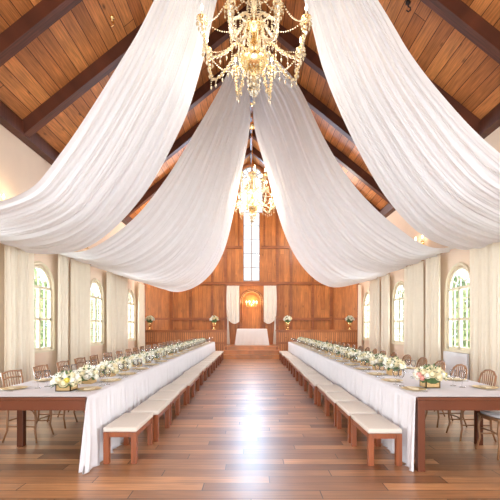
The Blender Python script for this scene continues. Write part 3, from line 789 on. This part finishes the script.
dup(u0, (1.72, 18.07, 1.32), 2, 'gold urn of white roses on the right choir rail beside the steps')
dup(u0, (4.67, 18.07, 1.32), 3, 'gold urn of white roses at the far right end of the choir rail')

# screen with arch behind the altar
t = thing('altar_screen', (0.0, 19.42, 0.57), 'wooden altar screen with round arch under the tall window', 'screen')
z0 = 0.0
MB().box(-1.30, 1.30, -.10, .12, 2.98, 3.10).build('header_beam', M['trimwood'], t)
for s in (-1, 1):
    MB().box(s*1.24-.05, s*1.24+.05, -.06, .12, 0, 2.98).build('post', M['trimwood'], t)
    MB().box(s*.66-.04, s*.66+.04, -.06, .12, 0, 2.98).build('post', M['trimwood'], t)
# arch recess board: front panel with arched opening, back board, and mouldings
m = MB(); R_ = .50; zs = 2.20; n = 20
for i in range(n):
    a0, a1 = PI*i/n, PI*(i+1)/n
    p = [(-R_*math.cos(a0), zs+R_*math.sin(a0)), (-R_*math.cos(a1), zs+R_*math.sin(a1))]
    m.add([(p[0][0], 0, p[0][1]), (p[1][0], 0, p[1][1]), (p[1][0], 0, 2.98), (p[0][0], 0, 2.98)], [(0,1,2,3)])
    m.add([(p[0][0], 0, p[0][1]), (p[1][0], 0, p[1][1]), (p[1][0], .12, p[1][1]), (p[0][0], .12, p[0][1])], [(0,1,2,3)])
for s in (-1, 1):
    a, b = sorted((s*R_, s*.62)); m.box(a, b, 0, .12, 0, 2.98)
m.build('arch_panel', M['panel'], t)
MB().box(-.62, .62, .125, .14, 0, 2.98).box(-1.2, -.7, .10, .12, 0, 2.98).box(.7, 1.2, .10, .12, 0, 2.98).build('back_board', M['panel'], t)
m = MB()
for r_ in (.49, .58): m.tube([(-r_, -.02, 0), (-r_, -.02, zs/2)]+[(-r_*math.cos(PI*i/n), -.02, zs+r_*math.sin(PI*i/n)) for i in range(n+1)]+[(r_, -.02, zs/2), (r_, -.02, 0)], .03, 6)
m.tube([(-.36*math.cos(PI*i/n), .11, zs+.36*math.sin(PI*i/n)) for i in range(n+1)], .018, 6)
m.build('arch_moulding', M['trimwood'], t)
# tied curtains on the screen
for s, sw in ((-1, 'left'), (1, 'right')):
    t = thing('altar_curtain', (s*.95, 19.27, 0.57), 'ivory curtain tied back on the %s of the altar screen' % sw, 'curtain', 'altar curtains')
    m = MB(); P = []
    for j in range(21):
        v = j/20; row = []
        for i in range(61):
            u = i/60                                   # 0 outer, 1 inner
            x = s*(.30-.63*u)
            zb = 1.18-.16*u+.12*math.sin(u*PI*2.0)*(1)   # scalloped lower edge
            zb = 1.32-0.22*math.sin(u*PI*.9)-.10*u+(.10 if u < .08 else 0)
            z = 2.97+(zb-2.97)*v
            row.append((x+s*.03*math.sin(v*PI)*(1-u), -.03+.018*math.sin(u*48+v*1.5)+.012*math.sin(u*19+2)-.04*math.sin(v*PI)*v, z))
        P.append(row)
    m.grid(P); m.build('drape', M['ivory'], t, smooth=True)
    m = MB(); P = []
    for j in range(13):
        v = j/12; row = []
        for i in range(31):
            u = i/30; wd = .05+.10*v; x = s*(.25-.03*v+wd*(u-.5)*1.1)
            row.append((x, -.03+.014*math.sin(u*25), 1.35-1.345*v))
        P.append(row)
    m.grid(P); m.build('tail', M['ivory'], t, smooth=True)
    MB().tube([(s*.25+.06*math.cos(a*PI/4), -.03+.04*math.sin(a*PI/4), 1.34) for a in range(8)], .015, 6, True).build('tieback', M['ivory'], t)
# altar
t = thing('altar_table', (0.02, 18.75, 0.57), 'small altar table in a white cloth on the chancel platform', 'table')
MB().box(-.72, .72, -.27, .27, .76, .79).build('tabletop', M['tablewood'], t)
for sx in (-1, 1):
    for sy in (-1, 1): MB().box(sx*.66-.03, sx*.66+.03, sy*.22-.03, sy*.22+.03, 0, .76).build('leg', M['tablewood'], t)
m = MB(); P = []; n = 240
def rr_(u):   # rectangle outline parameter
    L4 = [(.73, -.28), (.73, .28), (-.73, .28), (-.73, -.28)]; k_ = int(u*4) % 4; f_ = u*4-int(u*4); a = Vector(L4[k_]); b = Vector(L4[(k_+1) % 4]); return a.lerp(b, f_)
for i in range(n+1):
    p = rr_(i/n % 1.0); row = [(p.x*.0, p.y*.0, .797), (p.x*.97, p.y*.97, .797)]
    for q in range(0, 9):
        v = q/8; c_ = (abs(p.x)/.73)**8*(abs(p.y)/.28)**6
        k2 = 1+.10*v*c_+.05*v; f_ = .012*v*math.sin(i*.75)
        row.append((p.x*k2+f_*.6*(p.x/.73), p.y*(1+.2*v*c_+.12*v)+f_*(1 if p.y > 0 else -1), .79-.785*v))
    P.append(row)
m.grid(P); o = m.build('altar_cloth', M['altarlinen'], smooth=True); o.location = (0.02, 18.75, 0.57)
tag(o, 'white cloth draped over the small altar table', 'tablecloth')

# ------------------------------------------------------------ chandeliers
def strand(m, p, q, sag, n, r=.017):
    p = Vector(p); q = Vector(q)
    for i in range(n+1):
        t_ = i/n; c = p.lerp(q, t_); c.z -= sag*4*t_*(1-t_); m.octa(c, r*1.0, r*1.1, 5)
def drop(m, p, ln, r=.018):
    x, y, z = p; k_ = max(1, int(ln/.045))
    for i in range(k_): m.octa((x, y, z-.022-i*.036), .013, .017, 5)
    m.octa((x, y, z-.036*k_-.05), r*1.25, .048, 6)
def chandelier():
    t = thing('crystal_chandelier', (0,0,0), '', 'chandelier', 'crystal chandeliers on the ridge')   # origin: level of the lower bowl
    g, cr = M['gold'], M['crystal']
    m = MB().lathe([(.015, -.10), (.05, -.08), (.03, -.05), (.06, -.02), (.10, .0), (.19, .06), (.235, .15), (.24, .20), (.225, .21), (.05, .20), (.035, .28), (.06, .36), (.085, .44), (.05, .54),
                    (.03, .60), (.05, .68), (.13, .74), (.15, .80), (.05, .82), (.03, .92), (.055, 1.02), (.03, 1.15), (.04, 1.3), (.10, 1.38), (.12, 1.44), (.04, 1.46), (.02, 1.6), (.04, 1.7), (.012, 1.78)], 20)
    m.build('stem', g, t, smooth=True)
    m = MB()
    for z, r in ((.03, .15), (.08, .205), (.14, .235), (.19, .25)):
        nn = int(r*110)
        for i in range(nn): a = 2*PI*i/nn; m.octa((r*math.cos(a), r*math.sin(a), z), .016, .020, 5)
    for i in range(12):
        a = 2*PI*i/12; d_ = MB(); drop(d_, (.10*math.cos(a), .10*math.sin(a), -.0), .16+.12*(i % 2), .022); d_.build('crystal_pendant', cr, t)
    for i in range(6):
        a = 2*PI*i/6; d_ = MB(); drop(d_, (.05*math.cos(a), .05*math.sin(a), -.06), .34, .028); d_.build('crystal_pendant', cr, t)
    m.build('crystal_bowl', cr, t)['kind'] = 'stuff'; m = MB()
    m.octa((0, 0, -.52), .03, .05, 8); m.tube([(0,0,-.48), (0,0,-.1)], .004, 5); m.sphere((0,0,-.20), .04, 10, 6); m.sphere((0,0,-.34), .028, 10, 6)
    m.build('crystal_ball_pendant', cr, t)
    def arm(a, r, zb, zroot, sc, nd):
        ca, sa = math.cos(a), math.sin(a)
        pt = lambda q, z, w_=0: (q*ca-w_*sa, q*sa+w_*ca, z)
        prof = [(.04, zroot), (.16*sc+.02, zroot+.13*sc), (.32*sc, zroot+.14*sc), (.47*sc, zroot-.02*sc), (r*.72, zroot-.16*sc), (r*.88, zroot-.16*sc), (r*.98, zb-.16), (r, zb-.06)]
        pr = catmull([Vector(pt(*p)) for p in prof], 20)
        ar = MB().tube(pr, .014, 6).build('arm', g, t, smooth=True)
        b = MB()
        for q in range(1, 20): b.octa(pr[q]+Vector((0,0,.0)), .040, .034, 6)
        for q in range(2, 20, 2): drop(b, tuple(pr[q]-Vector((0,0,.02))), random.choice((.04,.09,.13,.2)), .014)
        b.build('crystal_beads', cr, ar)['kind'] = 'stuff'
        cu = MB().lathe([(.012, -.07), (.03, -.05), (.02, -.03), (.05, -.01), (.082, .005), (.085, .012), (.02, .006), (.022, .04), (.018, .045)], 14, pt(r, zb)).build('bobeche', g, ar, smooth=True)
        d_ = MB()
        for q in range(nd): b_ = 2*PI*q/nd; drop(d_, (pt(r, zb)[0]+.08*math.cos(b_), pt(r, zb)[1]+.08*math.sin(b_), zb), .05+.06*(q % 2), .015)
        drop(d_, pt(r, zb-.07), .14, .024)
        d_.build('crystal_drops', cr, ar)['kind'] = 'stuff'
        MB().lathe([(.013, .03), (.013, .12), (.009, .125)], 10, pt(r, zb)).build('candle', M['candle'], ar)
        MB().lathe([(.006, .125), (.019, .15), (.021, .17), (.012, .20), (.002, .235)], 10, pt(r, zb)).build('bulb', M['bulb'], ar, smooth=True)
    for i in range(8): arm(2*PI*(i+.5)/8, .90, .62, .24, 1.0, 8)
    for i in range(6): arm(2*PI*(i+.0)/6+PI/6, .50, 1.28, .84, .55, 7)
    for i in range(8):
        a = 2*PI*(i+.5)/8; b = 2*PI*(i+1.5)/8
        m = MB(); strand(m, (.90*math.cos(a), .90*math.sin(a), .60), (.90*math.cos(b), .90*math.sin(b), .60), .16, 18); m.build('crystal_strand', cr, t)
        m = MB(); strand(m, (.12*math.cos(a), .12*math.sin(a), .80), (.84*math.cos(a), .84*math.sin(a), .58), .16, 18, .014); m.build('crystal_strand', cr, t)
        m = MB(); strand(m, (.10*math.cos(a), .10*math.sin(a), 1.42), (.46*math.cos(a), .46*math.sin(a), 1.2), .12, 12); m.build('crystal_strand', cr, t)
        m = MB(); strand(m, (.13*math.cos(a), .13*math.sin(a), .76), (.22*math.cos(a), .22*math.sin(a), .22), .0, 14); m.build('crystal_strand', cr, t)
        m = MB(); strand(m, (.08*math.cos(a), .08*math.sin(a), 1.40), (.14*math.cos(a), .14*math.sin(a), .82), -.03, 14); m.build('crystal_strand', cr, t)
    m = MB()
    for z, r, nn in ((.80, .16, 16), (1.44, .13, 14)):
        for i in range(nn): a = 2*PI*i/nn; drop(m, (r*math.cos(a), r*math.sin(a), z), .10, .014)
    m.build('crystal_skirt', cr, t)['kind'] = 'stuff'
    return t
c1 = chandelier(); c1.location = (0.04, 6.4, 5.78); c1['label'] = 'large gold and crystal chandelier in the foreground, cut by the top of the frame'
c2 = dup(c1, (0.02, 14.0, 5.72), PI/16, 'second crystal chandelier, hanging farther back before the tall window')
for c, ln in ((c1, RIDGE-.42-5.78), (c2, RIDGE-.42-5.72)):
    m = MB().tube([(0,0,1.74), (0,0,ln)], .016, 6)
    m.lathe([(.09, ln), (.09, ln-.02), (.03, ln-.07)], 14)
    m.build('hanging_rod', M['gold'], c)
    MB().lathe([(.02, 3.02), (.10, 3.06), (.16, 3.12), (.15, 3.18), (.06, 3.26), (.02, 3.30)], 16).build('rod_finial', M['gold'], c, smooth=True)
    for a, r, z, e in ((0, 0, 1.0, 0), ):
        pass
for (cx, cy, cz, pw) in ((0.04, 6.4, 5.78, 15), (0.02, 14.0, 5.72, 34)):
    for q in range(4):
        a = PI/4+q*PI/2; point('chandelier_light', (cx+.62*math.cos(a), cy+.62*math.sin(a), cz+.35), pw, (1.0, .90, .78), .25)

# small lit chandelier sconce in the arch above the altar
def sconce(loc, rz, label, sc, arms, group=None):
    t = thing('wall_sconce', loc, label, 'wall lamp', group, rz)      # wall behind is -y local; projects towards +y... front = -y
    g = M['gold']
    MB().sphere((0,0,0), .06*sc, 10, 8, (1, .35, 1.5)).build('back_plate', g, t, smooth=True)
    for i in range(arms):
        a = PI*(i+.5)/arms; x, y = math.cos(a)*.22*sc, -math.sin(a)*.14*sc-.03
        ar = MB().tube(catmull([Vector((0, 0, 0)), Vector((x*.4, y*.5, -.06*sc)), Vector((x*.9, y, -.04*sc)), Vector((x, y, .04*sc))], 8), .009*sc, 6).build('arm', g, t)
        MB().lathe([(.01*sc, .03*sc), (.04*sc, .04*sc), (.04*sc, .05*sc), (.01*sc, .05*sc)], 10, (x, y, 0)).build('cup', g, ar)
        MB().lathe([(.010*sc, .05*sc), (.010*sc, .11*sc)], 8, (x, y, 0)).build('candle', M['candle'], ar)
        MB().lathe([(.005*sc, .11*sc), (.016*sc, .14*sc), (.002*sc, .19*sc)], 8, (x, y, 0)).build('bulb', M['bulb'], ar)
        d_ = MB(); drop(d_, (x, y, .03*sc), .06*sc, .013*sc); d_.build('crystal_drop', M['crystal'], ar)
    return t
sconce((0.0, 19.50, 2.55), 0, 'lit gold candle sconce glowing in the arch above the altar', 1.25, 4)
point('altar_sconce_light', (0.0, 19.10, 2.75), 27, (1.0, .62, .25), .06)
for s, sw in ((-1, 'left'), (1, 'right')):
    for i, y in enumerate((8.0, 11.5, 15.0)):
        sconce((s*(WX-.02), y, 3.95), -s*PI/2, 'gold candle sconce high on the %s wall, %s' % (sw, nth(i, 'the camera')), 1.3, 3, 'gold wall sconces')
        point('wall_sconce_light', (s*(WX-.35), y, 4.25), 4, WARM, .06)
# small hooks under the ceiling boards
for x, y_, lab in ((-2.85, 7.75, 'small brass ceiling hook left of the foreground swag'), (2.99, 7.25, 'small dark ceiling hook right of the foreground swag')):
    z = zroof(x)-.0
    m = MB().lathe([(.05, 0.03), (.05, -.02), (.015, -.03), (.012, -.08)], 12)
    m.tube([(0, .0, -.08), (.04, 0, -.10), (.045, 0, -.15), (0, 0, -.18), (-.035, 0, -.15)], .012, 6)
    o = m.build('ceiling_hook', M['gold'] if x < 0 else M['darkmetal'], smooth=True); o.location = (x, y_, z-.01); tag(o, lab, 'hook')
bpy.context.view_layer.update()
